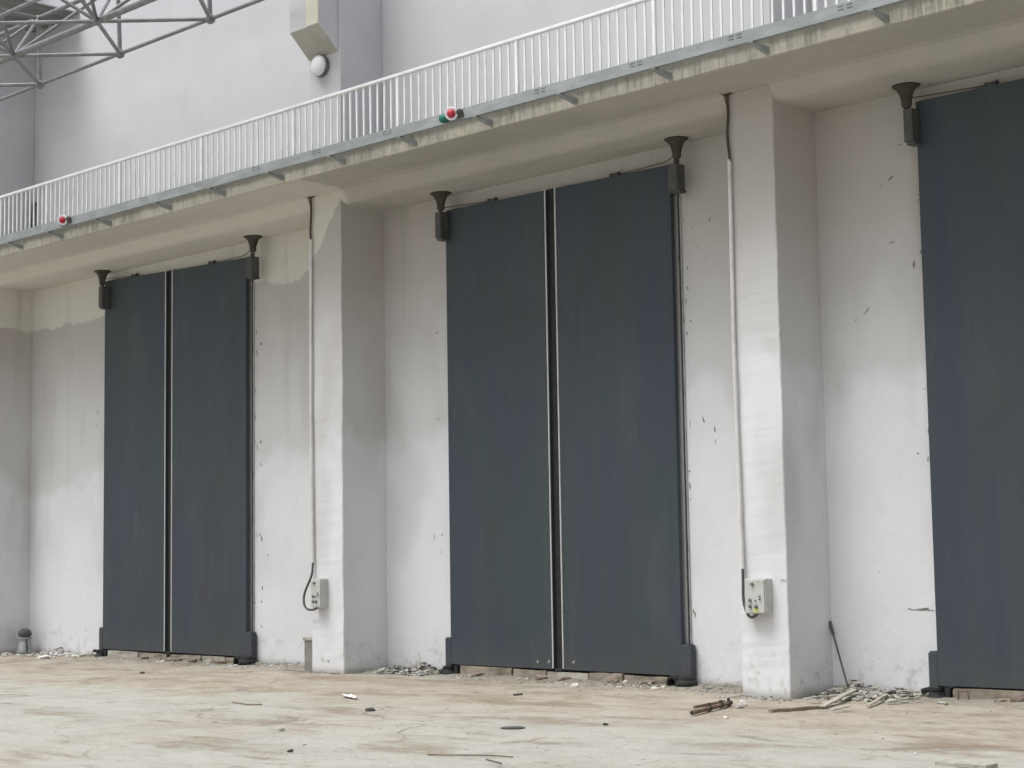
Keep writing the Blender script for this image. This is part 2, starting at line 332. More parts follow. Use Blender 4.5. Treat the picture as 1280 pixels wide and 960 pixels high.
bm = bmesh.new()
xs = -42.0
for L, R_, *_ in GATES:
    box(bm, xs, L + 0.12, YW, YW + 0.35, -0.6, ZT)
    box(bm, L + 0.12, R_ - 0.2, YW, YW + 0.35, 6.45, ZT)
    xs = R_ - 0.2
box(bm, xs, 3.0, YW, YW + 0.35, -0.6, ZT)
obj('wall', bm, M['plaster'], bld)
bm = bmesh.new(); box(bm, -42, 3, YW, YW + 0.35, ZT, 14.0); o = obj('upper_wall', bm, M['upper'], bld)
bm = bmesh.new(); box(bm, -42, 3, YW + 1.6, YW + 1.8, -0.6, 7.3); box(bm, -42, 3, YW + .36, YW + 1.59, 7.0, 7.3); obj('inner_wall', bm, M['interior'], bld)
for i, (a_, b_) in enumerate(PILLARS):
    bm = bmesh.new()
    # slightly uneven arris, rings along the height
    zz = [-0.6 + k * 0.08 for k in range(98)]; zz = [z for z in zz if z < ZS - 0.1] + [ZS - 0.002]
    prev = None
    for z in zz:
        j = lambda s: 0.006 * noise.noise(Vector((a_ * 3 + s, s * 7.1, z * 1.7))) + .005 * noise.noise(Vector((a_ * 3 + s, s * 7.1, z * 9)))
        ring = [bm.verts.new(p) for p in ((a_, YW - .001, z), (a_ + j(1), YP + .012, z), (a_ + .012 + j(1), YP + j(2), z), (b_ - .012 + j(3), YP + j(4), z), (b_ + j(3), YP + .012 + j(5), z), (b_ + .004*0, YW - .001, z))]
        if prev:
            for k in range(6): bm.faces.new((prev[k], prev[(k+1) % 6], ring[(k+1) % 6], ring[k]))
        else: bm.faces.new(ring)
        prev = ring
    bm.faces.new(prev[::-1]); obj('pillar', bm, M['plaster'], bld)
    bm = bmesh.new(); box(bm, a_, b_, YP + 0.01, YW - 0.001, ZT + 0.002, 14.0); bevel(bm, 0.012); obj('upper_pillar', bm, M['upper'], bld)
    # corbel that carries the roof frame
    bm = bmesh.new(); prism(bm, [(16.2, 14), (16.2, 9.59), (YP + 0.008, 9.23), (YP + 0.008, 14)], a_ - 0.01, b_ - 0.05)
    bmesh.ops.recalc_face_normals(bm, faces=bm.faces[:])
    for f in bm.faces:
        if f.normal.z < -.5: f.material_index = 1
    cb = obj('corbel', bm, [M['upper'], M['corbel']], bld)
    bm = bmesh.new(); box(bm, b_ - 0.33, b_ - 0.05, 16.185, 16.199, 9.595, 14.0); obj('paint_strip', bm, M['cream'], cb)

# canopy slab
bm = bmesh.new()
nx = 150
for k in range(nx):      # edge slightly wavy
    pass
prof = [(YF + .012, ZS), (YF, ZS + .012), (YF, ZT - .01), (YF + .01, ZT), (YW - .002, ZT), (YW - .002, ZS)]
prev = None; X0, X1 = -42.0, 3.0
for k in range(nx + 1):
    x = X0 + (X1 - X0) * k / nx
    j = 0.010 * noise.noise(Vector((x * 1.1, 0, 0))) + .004 * noise.noise(Vector((x * 6, 3, 0)))
    ring = [bm.verts.new((x, y + (j if i < 4 else 0), z + (j * .7 if i < 2 else 0))) for i, (y, z) in enumerate(prof)]
    if prev:
        for i in range(6):
            f = bm.faces.new((prev[i], prev[(i+1) % 6], ring[(i+1) % 6], ring[i])); f.material_index = 0 if i in (0, 1, 2, 3) else 1
    else: bm.faces.new(ring)
    prev = ring
bm.faces.new(prev[::-1])
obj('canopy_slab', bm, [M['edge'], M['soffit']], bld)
# beam along the wall under the slab, with a soft haunch
segs = [(-42, PILLARS[0][0])] + [(PILLARS[i][1], PILLARS[i+1][0]) for i in range(4)] + [(PILLARS[4][1], 3)]
for a_, b_ in segs:
    bm = bmesh.new(); k = 24; prev = None
    for i in range(k + 1):
        x = a_ + (b_ - a_) * i / k; j = 0.008 * noise.noise(Vector((x * .9, 5, 0)))
        pr = [(YP - 0.16, ZS - .001), (YP - .05, ZS - .022), (YP + .004, ZB + .08), (YP + .05, ZB + .03), (YP + .14, ZB + j), (YW - .002, ZB + j * .5), (YW - .002, ZS - .001)]
        ring = [bm.verts.new((x, y, z)) for y, z in pr]
        if prev:
            for q in range(7): bm.faces.new((prev[q], prev[(q+1) % 7], ring[(q+1) % 7], ring[q]))
        else: bm.faces.new(ring)
        prev = ring
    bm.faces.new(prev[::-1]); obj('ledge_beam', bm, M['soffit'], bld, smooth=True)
# roof sheeting over the space frame, ribbed
bm = bmesh.new(); x = -42.0; k = 0; lo = []
while x < -28.6:
    lo.append((x, ZR)); lo.append((x + .05, ZR + .05)); lo.append((x + .15, ZR + .05)); lo.append((x + .2, ZR)); x += .32
for (xa, za), (xb, zb) in zip(lo, lo[1:]):
    v = [bm.verts.new(p) for p in ((xa, 15.9, za), (xb, 15.9, zb), (xb, YW - .002, zb), (xa, YW - .002, za))]; bm.faces.new(v)
    v = [bm.verts.new(p) for p in ((xa, 15.9, za + .02), (xa, YW - .002, za + .02), (xb, YW - .002, zb + .02), (xb, 15.9, zb + .02))]; bm.faces.new(v)
ro = obj('roof_sheet', bm, M['roof'], bld)

# recessed concrete stub beside the pillar
bm = bmesh.new(); box(bm, -20.93, -20.725, YP + .03, YW - .002, -.2, 0.45); st_ = obj('concrete_stub', bm, M['recess'], bld)
bm = bmesh.new(); box(bm, -20.96, -20.725, YP + .015, YW - .002, 0.452, 0.50); bevel(bm, .006, 1); obj('cap', bm, M['conc'], st_)

# small gouges and patches in the plaster
def chip(px, py, wpx, hpx, ang=0, plane=YW, mat='gouge'):
    wpx *= .85; hpx *= .85
    c = at(px, py, Y=plane - 0.003); sc = (c - EYE).dot(FWD) / FPX
    bm = bmesh.new(); k = 9; top = []; bot = []
    for i in range(k):
        t = 2 * PI * i / k; r = random.uniform(.35, 1.25)
        x = math.cos(t) * wpx * .5 * r * sc * 1.35; z = math.sin(t) * hpx * .5 * r * sc
        x, z = x * math.cos(ang) - z * math.sin(ang), x * math.sin(ang) + z * math.cos(ang)
        top.append(bm.verts.new((c.x + x, plane - .004, c.z + z))); bot.append(bm.verts.new((c.x + x * .9, plane - .0005, c.z + z * .9)))
    bm.faces.new(top)
    for i in range(k): bm.faces.new((top[i], top[(i+1) % k], bot[(i+1) % k], bot[i]))
    obj('plaster_gouge', bm, M[mat], bld)
for a_ in [(887, 274, 3.5, 11, -.6 + PI), (865, 284, 4, 2, .5), (871, 309, 2.5, 2), (882, 321, 2, 2.2), (1124, 181, 6, 2, 0), (1113, 223, 9, 3, .7), (1101, 231, 2.5, 2),
           (1115, 303, 6, 2.5, .2), (1083, 389, 12, 1.6, .75), (1070, 400, 4, 3, 0), (326, 430, 5, 4), (548, 524, 2, 7, .2), (546, 416, 6, 2, .4), (543, 432, 2, 2),
           (553, 668, 2, 10, -.4), (551, 690, 1.6, 3), (122, 515, 1.5, 9, .1), (120, 532, 3, 2, .5), (124, 537, 2, 2), (326, 553, 2.5, 7), (326, 580, 2, 4), (327, 672, 2.5, 11, .1), (328, 735, 2, 8),
           (327, 752, 3, 3), (327, 783, 3, 3), (325, 668, 2, 5), (858, 706, 2.6, 3), (859, 722, 2.6, 3), (862, 752, 10, 1.6), (850, 345, 1.6, 12, .2), (852, 364, 2, 14, -.4), (849, 300, 1.2, 26, .04), (848, 325, 1.2, 16, .05)]:
    chip(*a_)
for a_ in [(1148, 762, 22, 3, .03), (1158, 761, 8, 4), (1137, 761, 7, 3), (1164, 763, 10, 2)]: chip(*a_, *([0] * (5 - len(a_))), YW, 'recess')
chip(979, 725, 8, 2, 0, YP - .006); chip(410, 826, 3.5, 4, 0, YP - .006, 'recess'); chip(948, 840, 3, 2, 0, YP - .006, 'recess')
chip(424, 374, 3, 4, 0, YP - .006, 'lime')

# ragged plaster along the gate openings
rnd = random.Random(21)
for L, R_, *_ in GATES:
    for s, e in ((-1, L), (1, R_)):
        for k in range(16):
            x = e + s * rnd.uniform(.03, .11) if rnd.random() < .9 else e + s * rnd.uniform(.1, .5); z = rnd.uniform(.6, 6.1); hh = rnd.uniform(.008, .055); ww = rnd.uniform(.004, .015)
            bm = bmesh.new(); q = []; kk = 8; t0 = rnd.uniform(-.4, .4)
            for i in range(kk):
                t = 2 * PI * i / kk; rr = rnd.uniform(.4, 1.2); dx, dz = math.cos(t) * ww * rr, math.sin(t) * hh * rr
                q.append((x + dx + dz * t0, z + dz))
            a1 = [bm.verts.new((u_, YW - .004, v_)) for u_, v_ in q]; a2 = [bm.verts.new((u_, YW - .0004, v_)) for u_, v_ in q]
            bm.faces.new(a1)
            for i in range(kk): bm.faces.new((a1[i], a1[(i+1) % kk], a2[(i+1) % kk], a2[i]))
            obj('plaster_gouge', bm, M['gouge'] if rnd.random() < .7 else M['recess'], bld)
# ------------------------------------------------------------------ gates
def quad_plate(bm, x0, x1, y0, y1, zb0, zb1, zt0, zt1, nx=14, nz=36, amp=0.010, seed=0):
    """a leaf: slightly oil-canned front sheet with a flat back"""
    g = []
    for i in range(nx + 1):
        row = []
        for k in range(nz + 1):
            u_, v_ = i / nx, k / nz; x = x0 + (x1 - x0) * u_
            z = (zb0 + (zb1 - zb0) * u_) * (1 - v_) + (zt0 + (zt1 - zt0) * u_) * v_
            edge = min(u_, 1 - u_, v_, 1 - v_) > 0
            row.append(bm.verts.new((x, y0 + (amp * noise.noise(Vector((x * 1.3 + seed, z * .8, seed))) if edge else 0), z)))
        g.append(row)
    back = {}
    for i in range(nx + 1):
        for k in range(nz + 1):
            if i in (0, nx) or k in (0, nz):
                v = g[i][k]; back[(i, k)] = bm.verts.new((v.co.x, y1, v.co.z))
    for i in range(nx):
        for k in range(nz): bm.faces.new((g[i][k], g[i+1][k], g[i+1][k+1], g[i][k+1]))
    for i in range(nx):
        for k in (0, nz): bm.faces.new((g[i][k], g[i+1][k], back[(i+1, k)], back[(i, k)]))
    for k in range(nz):
        for i in (0, nx): bm.faces.new((g[i][k], g[i][k+1], back[(i, k+1)], back[(i, k)]))
    bm.faces.new([back[(0, 0)], back[(nx, 0)], back[(nx, nz)], back[(0, nz)]]) if False else None

GL = ['leftmost tall slate blue double steel gate, behind the grey bollard-like standpipe bay',
      'middle tall slate blue double steel gate between the two whole pillars',
      'rightmost slate blue double steel gate cut off by the right edge of the photo']
GL[0] = 'leftmost and smallest-looking tall slate blue double steel gate'
PIV = [((-27.42, -27.42), (-22.93, -23.0)), ((-18.44, -18.47), (-14.03, -14.08)), ((-10.65, -10.62), (-6.15, -6.2))]
for gi, (L, R_, sL, sR, (ztl, ztr, zbl, zbr)) in enumerate(GATES):
    mid = (sL + sR) / 2
    g = empty('steel_gate', (mid, YD, 0), GL[gi], 'gate', 'steel gates of the warehouse')
    zt = lambda x: ztl + (ztr - ztl) * (x - L) / (R_ - L)
    zb = lambda x: zbl + (zbr - zbl) * (x - L) / (R_ - L)
    rnd = random.Random(gi * 9 + 1)
    for a_, b_, sd_ in ((L, sL - .0, 1), (sR, R_ - .05, 2)):
        bm = bmesh.new(); quad_plate(bm, a_, b_, YD, YD + .06, zb(a_), zb(b_), zt(a_), zt(b_), seed=gi * 3 + sd_)
        # worn, slightly wavy top lip
        lf = obj('leaf', bm, M['steel'], g, smooth=True)
        bm = bmesh.new(); tp = []
        for k in range(13):
            x = a_ + (b_ - a_) * k / 12; tp.append((x, YD + .055, zt(x) + .002 + .012 * abs(noise.noise(Vector((x * 2.7, gi, 0))))))
        tube(bm, tp, .014, 6); obj('top_lip', bm, M['darksteel'], lf)
        bm = bmesh.new()
        for k in range(9):
            zz_ = .9 + k * .62
            for xx in (a_ + .05, b_ - .05): lathe(bm, [(.011, 0), (.010, -.006), (.004, -.009)], (xx, YD - .001, zz_), 7, 'Y')
        obj('rivets', bm, M['darksteel'], lf)['kind'] = 'stuff'
        # lifting lug
        x = a_ + (b_ - a_) * (.46 if sd_ == 1 else .52)
        bm = bmesh.new(); prism(bm, [(YD + .03, -.03), (YD + .03, .045), (YD + .055, .06), (YD + .08, .045), (YD + .08, -.03)], x - .07, x + .07)
        bmesh.ops.translate(bm, verts=bm.verts[:], vec=(0, 0, zt(x))); bevel(bm, .01, 1); lug = obj('lifting_lug', bm, M['darksteel'], lf)
        # pale seal strip down the meeting edge, on its rubber
        e = sL if sd_ == 1 else sR; s = 1 if sd_ == 1 else -1
        xs0, xs1 = sorted((e - s * .012, e + s * .010))
        bm = bmesh.new(); box(bm, xs0, xs1, YD - .012, YD + .006, zb(e) + .01, zt(e) + (.02 if sd_ == 1 else .02)); bevel(bm, .006, 1); obj('seal_strip', bm, M['seal'], g)
        # low corner plate at the hinge side
        wdt = .115 if sd_ == 1 else .15
        xa, xb = (L - wdt, L + .002) if sd_ == 1 else (R_ - .052, R_ + wdt - .05)
        zz = zb(L if sd_ == 1 else R_)
        bm = bmesh.new(); box(bm, xa, xb, YD - .006, YD + .10, zz - .03, .50); bevel(bm, .006, 1)
        box(bm, xa + .02, xb - .02, YD - .0, YD + .08, .50, .515); obj('corner_plate', bm, M['steel'], g)
        # bottom pivot: bearing block, drum and guide shoe
        xc = (xa + xb) / 2
        bm = bmesh.new()
        if sd_ == 1:
            lathe(bm, [(.11, 0.0), (.12, .03), (.09, .05), (.075, .09), (.085, .10), (.085, .13)], (xc + .04, YD - .02, -.01), 14)
            box(bm, xc + .16, xc + .22, YD - .04, YD + .06, 0, .12)
            for q in range(7): chunk(bm, (xc + rnd.uniform(-.1, .14), YD - .05 + rnd.uniform(-.05, .05), .03 + rnd.uniform(0, .09)), (.045, .04, .04), rnd)
        else:
            lathe(bm, [(.02, 0), (.125, .005), (.14, .03), (.135, .06), (.115, .075), (.11, .115), (.07, .13)], (xc + .06, YD - .08, 0), 18)
            for t in range(8):      # arched shoe
                a1, a2 = PI * t / 8, PI * (t + 1) / 8
                for yy0, yy1 in ((YD - .16, YD + .02),):
                    ps = [(xc - .12 - math.cos(q) * r, .045 + math.sin(q) * r) for q in (a1, a2) for r in (.055, .085)]
                    v = [bm.verts.new((ps[i][0], y, ps[i][1])) for y in (yy0, yy1) for i in (0, 1, 3, 2)]
                    for f in ((0,1,2,3),(4,5,6,7),(0,1,5,4),(1,2,6,5),(2,3,7,6),(3,0,4,7)): bm.faces.new([v[i] for i in f])
            for s2 in (-.085, .055): box(bm, xc - .12 + s2, xc - .12 + s2 + .03, YD - .16, YD + .02, -.01, .047)
        obj('bottom_pivot', bm, M['rubber'], g, smooth=(sd_ == 2))
        # top pivot: hopper shaped cap under the beam, stem, bracket box
        (cx, bx) = PIV[gi][0 if sd_ == 1 else 1]; yc = 17.15
        bm = bmesh.new(); k = 22; rings = []
        prof = [(.05, 6.63), (.08, 6.65), (.092, 6.67), (.088, 6.71), (.104, 6.73), (.118, 6.775), (.138, 6.81), (.165, 6.845), (.21, 6.868), (.26, 6.882), (.262, 6.894)]
        for r, h in prof:
            r = r * (.62 if r > .1 else .66); rings.append([bm.verts.new((cx + r * math.cos(2*PI*i/k) * (1 + .22 * noise.noise(Vector((i * .7, h * 9, gi + sd_)))), yc + r * .9 * math.sin(2*PI*i/k), h)) for i in range(k)])
        for p_, q_ in zip(rings, rings[1:]):
            for i in range(k): bm.faces.new((p_[i], p_[(i+1) % k], q_[(i+1) % k], q_[i]))
        bm.faces.new(rings[0]); bm.faces.new(rings[-1][::-1])
        obj('pivot_hopper', bm, M['rust'], g, smooth=True)
        bm = bmesh.new(); tube(bm, [(cx, yc, 6.62), ((cx + bx) / 2, yc, 6.5), (bx, yc + .02, 6.42)], .036, 10); obj('pivot_stem', bm, M['rust'], g, smooth=True)
        bm = bmesh.new(); hw = .058 if sd_ == 1 else .075
        box(bm, bx - hw, bx + hw, 17.11, YD - .008, 6.235, 6.62 if sd_ == 1 else 6.57); bevel(bm, .012, 2)
        box(bm, bx - hw + .02, bx + hw + .02, 17.13, YD - .012, 6.205, 6.234); obj('bracket_box', bm, M['darksteel'], g, smooth=False)
        # thin cable slung from hopper to lug
        lx = x; p0 = Vector((cx, yc, 6.70)); p1 = Vector((lx, YD + .05, zt(lx) + .05))
        bm = bmesh.new(); q = []
        for k2 in range(15):
            t = k2 / 14; p = p0.lerp(p1, t); p.z -= .12 * math.sin(PI * t) * (1 - .3 * t); p.z = max(p.z, zt(min(max(p.x, L), R_)) - 1 + 1.0 + .02 if L < p.x < R_ else p.z); q.append(p)
        tube(bm, q, .007, 5); obj('cable', bm, M['bcable'], g)
    bm = bmesh.new(); box(bm, sL + .014, sR - .014, YD + .045, YD + .10, .1, zt(mid) + .02); obj('meeting_rubber', bm, M['rubber'], g)
    bm = bmesh.new(); box(bm, sL + .035, sR - .02, YD - .02, YD + .1, zb(mid) - .05, zb(mid) + .01); bevel(bm, .01, 1); obj('floor_bolt', bm, M['rubber'], g)
    # jamb angle at the right edge
    bm = bmesh.new(); tube(bm, [(R_ + .022, YW - .013, .5), (R_ + .019, YW - .013, 3.2), (R_ + .022, YW - .013, 6.2)], .011, 8); obj('jamb_pipe', bm, M['jamb'], g)
    bm = bmesh.new(); box(bm, R_ - .01, R_ + .004, YW - .03, YW - .001, .5, 6.25); obj('jamb_angle', bm, M['darksteel'], g)
    # concrete blocks of the threshold
    x = L + .2; k = 0
    while x < R_ - .25:
        ln = min(rnd.uniform(.55, 1.1), R_ - .2 - x)
        if ln < .2: break
        bm = bmesh.new(); top = zb(x) - rnd.uniform(.012, .035)
        v = box(bm, x, x + ln - rnd.uniform(.015, .06), YD - rnd.uniform(-.01, .035), YD + .2, -.12, top)
        bmesh.ops.subdivide_edges(bm, edges=bm.edges[:], cuts=3, use_grid_fill=True)
        for v in bm.verts: v.co += Vector((rnd.uniform(-1, 1), rnd.uniform(-1, 1), rnd.uniform(-1.2, .3))) * .010
        obj('threshold_block', bm, M['sill'] if (k + gi) % 3 else M['conc'], g); x += ln; k += 1
    for q in range(5):     # loose bricks and pieces under the gate
        xq = rnd.uniform(L + .4, R_ - .4); bm = bmesh.new(); chunk(bm, (xq, YD - .09 - rnd.uniform(0, .1), .025), (.13, .06, .04), rnd); obj('brick_piece', bm, M['brick'], g)
# chalk-white weld scars low on the middle gate
bm = bmesh.new()
for px, py in ((673, 829), (686, 829), (717, 829)):
    c = at(px, py, Y=YD - .008)
    for k in range(5):
        a_ = random.uniform(-.5, .5); l_ = random.uniform(.02, .05); x = c.x + random.uniform(-.02, .02)
        v = [bm.verts.new((x + dx + (a_ * l_ if dz else 0), YD - .009, c.z + dz)) for dx, dz in ((0, 0), (.006, 0), (.004, l_), (0, l_))]; bm.faces.new(v)
sc_ = obj('weld_scar', bm, M['lime'], [o for o in COL.objects if o.name.startswith('steel_gate')][1])

# ------------------------------------------------------------------ walkway railing
YC = 15.35
rl = empty('walkway_railing', (-18, YC, ZT), 'long white metal railing of upright bars along the canopy edge', 'railing')
bm = bmesh.new(); box(bm, -36, 1, YC - .03, YC + .03, 8.045, 8.09); bevel(bm, .012, 2); obj('handrail', bm, M['rail'], rl)
bm = bmesh.new(); prism(bm, [(YC - .03, 7.225), (YC - .03, 7.365), (YC - .022, 7.365), (YC - .022, 7.233), (YC + .05, 7.233), (YC + .05, 7.225)], -36, 1); obj('edge_channel', bm, M['channel'], rl)
bm = bmesh.new(); box(bm, -.013, .013, -.010, .010, 0, 8.045 - 7.30); bar = mesh('baluster', bm, M['rail'])
bm = bmesh.new(); box(bm, -.024, .024, -.018, .018, 0, 8.045 - 7.26); post = mesh('post', bm, M['rail'])
x = -33.0; k = 0; rnd = random.Random(3)
while x < -3.5:
    if k % 16 == 0: link('post', post, rl, (x, YC, 7.26))
    else:
        o = link('baluster', bar, rl, (x + rnd.uniform(-.006, .006), YC, 7.30)); o.rotation_euler = (0, rnd.uniform(-.012, .012), 0)
    x += .14; k += 1
for x in (-31.9, -30.4, -29.0, -27.565, -26.236, -24.744, -23.02, -21.598, -20.162, -18.761, -17.286, -15.827, -14.356, -12.856, -11.451, -9.901, -8.4, -7.0):
    bm = bmesh.new()
    v = [bm.verts.new(p) for p in ((x - .03, YC - .028, 7.223), (x + .03, YC - .028, 7.223), (x + .03, YC + .30, 7.15), (x - .03, YC + .30, 7.15),
                                   (x - .03, YC - .028, 7.210), (x + .03, YC - .028, 7.210), (x + .03, YC + .30, 7.135), (x - .03, YC + .30, 7.135))]
    for f in ((0,1,2,3),(4,5,6,7),(0,1,5,4),(1,2,6,5),(2,3,7,6),(3,0,4,7)): bm.faces.new([v[i] for i in f])
    v = [bm.verts.new((x + dx, y, z)) for dx in (.006, .022) for y, z in ((YC, 7.222), (YC + .277, 7.222), (YC + .277, 7.152))]
    for f in ((0,1,2),(3,4,5),(0,1,4,3),(1,2,5,4),(2,0,3,5)): bm.faces.new([v[i] for i in f])
    obj('support_bracket', bm, M['channel'], rl)
for x in (-29.6, -26.6, -23.4, -21.95, -20.5, -19.1, -17.6, -16.6 + .35, -14.75, -13.2, -11.75, -10.3):
    bm = bmesh.new()
    for dz in (.0, .035):
        for dx in (0, .11): box(bm, x + dx, x + dx + .075, YC - .034, YC - .0305, 7.30 + dz, 7.304 + dz)
    obj('slot_mark', bm, M['darksteel'], rl)

# dark narrow pipe and boxes standing on the walkway at the far left, seen through the bars
bm = bmesh.new(); tube(bm, [(-30.2, YW - .08, ZT + .003), (-30.2, YW - .08, 8.1), (-30.2, YW - .04, 8.62)], .035, 8)
tag(obj('drain_pipe', bm, M['darksteel'], smooth=True), 'short dark pipe in the corner behind the railing at the far left', 'pipe')
bm = bmesh.new(); rnd = random.Random(5)
for k in range(5):
    x = -31.9 + k * .30; box(bm, x, x + .18, YP - .5, YP - .25, ZT + .05, ZT + .52 - k * .055)
box(bm, -32.0, -30.3, YP - .52, YP - .22, ZT + .002, ZT + .048)
tag(obj('slatted_crate', bm, M['darksteel']), 'dark low slatted crate standing behind the railing at the far left', 'crate')

# ------------------------------------------------------------------ signal lamps
for (px, py, hasg), lb in zip(((78, 275, 0), (564, 142, 1)), ('red and green signal lamp on the railing edge near the left border', 'red and green signal lamp pair on the railing edge above the middle gate')):
    c = at(px, py, Y=YC - .12)
    g = empty('signal_lamp', (c.x, YC - .05, c.z), lb, 'signal lamp', 'signal lamps on the walkway edge')
    # housings are turned towards the yard camera side
    D = Vector((.55, -.80, -.22)).normalized(); Qz = D.to_track_quat('Z', 'Y').to_matrix()
    def dome(name, cc, r, mat, prof):
        bm = bmesh.new(); lathe(bm, [(a_ * r, h * r) for a_, h in prof], (0, 0, 0), 18)
        for v in bm.verts: v.co = Vector(cc) + Qz @ v.co
        return obj(name, bm, M[mat], g, smooth=True)
    dome('white_ring', c, .088, 'lampw', [(.6, -.9), (.95, -.6), (1, -.05), (.93, .05), (.75, .02)])
    dome('red_lens', c, .055, 'red', [(1.05, 0.0), (1.0, .25), (.8, .6), (.45, .85), (.1, .93)])
    g2 = c + Vector((-.17, .02, -.03)) if hasg else c + Vector((-.10, .05, -.01))
    dome('green_housing', g2, .062, 'darksteel', [(.6, -1.0), (.95, -.6), (1, -.05), (.8, 0)])
    dome('green_lens', g2, .058, 'green', [(1.05, -.05), (1.0, .25), (.8, .6), (.45, .85), (.1, .93)])
    c3 = c + Vector((.10, .05, .01)); dome('side_cap', c3, .045, 'darksteel', [(.6, -1.0), (.95, -.6), (1, -.05), (.7, .3), (.1, .4)])
    bm = bmesh.new(); box(bm, c.x - .2, c.x + .14, YC - .06, YC - .032, c.z - .05, c.z - .01); box(bm, c.x - .03, c.x + .03, c.y + .03, YC - .04, c.z - .045, c.z - .005); obj('mount', bm, M['darksteel'], g)

# round white wall lamp under the corbel
c = Vector((-20.40, YP - .03, 9.07))
g = empty('wall_lamp', c, 'round white bulkhead lamp under the sloping corbel of the upper pillar', 'lamp')
bm = bmesh.new(); lathe(bm, [(.15, .05), (.165, .02), (.165, -.03), (.15, -.04)], c, 28, 'Y'); obj('back_rim', bm, M['knob'], g, smooth=True)
bm = bmesh.new(); lathe(bm, [(.155, -.035), (.157, -.06), (.145, -.085), (.10, -.11), (.04, -.12), (.01, -.122)], c, 28, 'Y'); obj('cover', bm, M['lampw'], g, smooth=True)

# ------------------------------------------------------------------ control boxes with conduit
def control_box(x0, x1, z0, z1, cond, dcab, top, lab, sticker):
    g = empty('control_box', ((x0 + x1) / 2, YP, z0), lab, 'control box', 'control boxes on the pillars')
    bm = bmesh.new(); box(bm, x0, x1, YP - .13, YP - .004, z0, z1); bevel(bm, .008, 2); obj('enclosure', bm, M['box'], g)
    bm = bmesh.new(); box(bm, x0 + .012, x1 - .012, YP - .145, YP - .131, z0 + .012, z1 - .012); bevel(bm, .004, 1); dr = obj('lid', bm, M['box'], g)
    W = x1 - x0; H = z1 - z0
    for u_, v_, r in ((.42, .85, .020), (.30, .39, .019), (.30, .21, .019), (.58, .21, .021), (.56, .38, .010), (.76, .50, .010), (.76, .42, .010)):
        bm = bmesh.new(); lathe(bm, [(r, 0), (r, -.015), (r * .8, -.022), (r * .2, -.023)], (x0 + u_ * W, YP - .146, z0 + v_ * H), 12, 'Y'); obj('button', bm, M['knob'], dr, smooth=True)
    if sticker:
        bm = bmesh.new(); box(bm, x0 + .44 * W, x0 + .68 * W, YP - .1485, YP - .1462, z0 + .03 * H, z0 + .16 * H); obj('sticker', bm, M['yellow'], dr)
    cd = empty('conduit', (cond[0][0], YP, cond[0][2]), lab.replace('control box', 'conduit'), 'conduit', 'conduits down the pillars')
    bm = bmesh.new(); tube(bm, cond, .024, 10); obj('conduit_pipe', bm, M['pvc'], cd, smooth=True)
    bm = bmesh.new(); tube(bm, curve_pts(dcab), .017, 8); obj('lower_cable', bm, M['cable'], cd, smooth=True)
    bm = bmesh.new(); tube(bm, curve_pts(top), .017, 8); t = top[0]; box(bm, t[0] - .07, t[0] + .07, t[1] - .012, t[1] + .012, t[2] - .01, t[2] + .012); obj('upper_cable', bm, M['bcable'], cd)
    return g, cd
yb = YP - .035
g, cd = control_box(-20.57, -20.33, .945, 1.365, [(-20.655, yb, 6.45), (-20.67, yb, 4), (-20.64, yb, 1.6)],
    [(-20.64, yb, 1.66), (-20.66, yb - .01, 1.42), (-20.80, yb - .03, 1.16), (-20.79, yb - .05, 1.00), (-20.70, yb - .06, .92), (-20.56, yb - .05, .915), (-20.45, yb - .05, .955)],
    [(-20.655, yb, 7.10), (-20.645, yb, 6.85), (-20.665, yb, 6.6), (-20.655, yb, 6.4)],
    'grey control box on the left pillar, without any yellow sticker', 0)
cd['label'] = 'white conduit with dark cable ends running down the left pillar'
g, cd = control_box(-12.60, -12.30, .935, 1.335, [(-12.715, yb, 6.3), (-12.725, yb, 4), (-12.69, yb, 1.45)],
    [(-12.69, yb, 1.5), (-12.69, yb, 1.3), (-12.675, yb - .02, 1.08), (-12.60, yb - .05, .93), (-12.52, yb - .06, .895), (-12.44, yb - .06, .945)],
    [(-12.725, yb, 7.10), (-12.715, yb, 6.85), (-12.735, yb, 6.6), (-12.705, yb, 6.28)],
    'grey control box with a yellow sticker on the right pillar', 1)
cd['label'] = 'white conduit with dark cable ends running down the right pillar'

# ------------------------------------------------------------------ roof space frame
sf = empty('space_frame', (-22, 16, 10.17), 'grey tubular steel space frame hanging under the roof at upper left', 'roof truss')
bm = bmesh.new(); bmesh.ops.create_cone(bm, segments=10, radius1=1, radius2=1, depth=1, cap_ends=True); unit = mesh('chord', bm, M['truss'], True)
bm = bmesh.new(); bmesh.ops.create_icosphere(bm, subdivisions=2, radius=1); ball = mesh('ball_node', bm, M['truss'], True)
def member(a_, b_, r, name):
    a_, b_ = Vector(a_), Vector(b_); d = b_ - a_
    o = link(name, unit, sf, (a_ + b_) / 2); o.rotation_euler = d.to_track_quat('Z', 'Y').to_euler(); o.scale = (r, r, d.length)
def node(p, r):
    o = link('ball_node', ball, sf, p); o.scale = (r, r, r)
ST = 2.585; XB = -27.67
rows = {}
for k in range(4):
    off = 0 if k % 2 == 0 else ST / 2
    y = 16.0 - 1.25 * k
    rows[k] = [Vector((XB + (i - 2) * ST + off, y, 10.18)) for i in range(6 if k else 7)]
up = {k: [Vector((XB + (i - 2) * ST + (0 if k == 0 else 0), 15.95 if k == 0 else 13.45, 11.38)) for i in range(7)] for k in (0, 2)}
for k, r_ in rows.items():
    for p in r_: node(p, .085 if k == 0 else .075)
    for p, q in zip(r_, r_[1:]): member(p, q, .032 if k % 2 == 0 else .055, 'chord')
for k in range(3):
    for p in rows[k]:
        for q in rows[k+1]:
            if abs(abs(p.x - q.x) - ST / 2) < .01: member(p, q, .034, 'web_member')
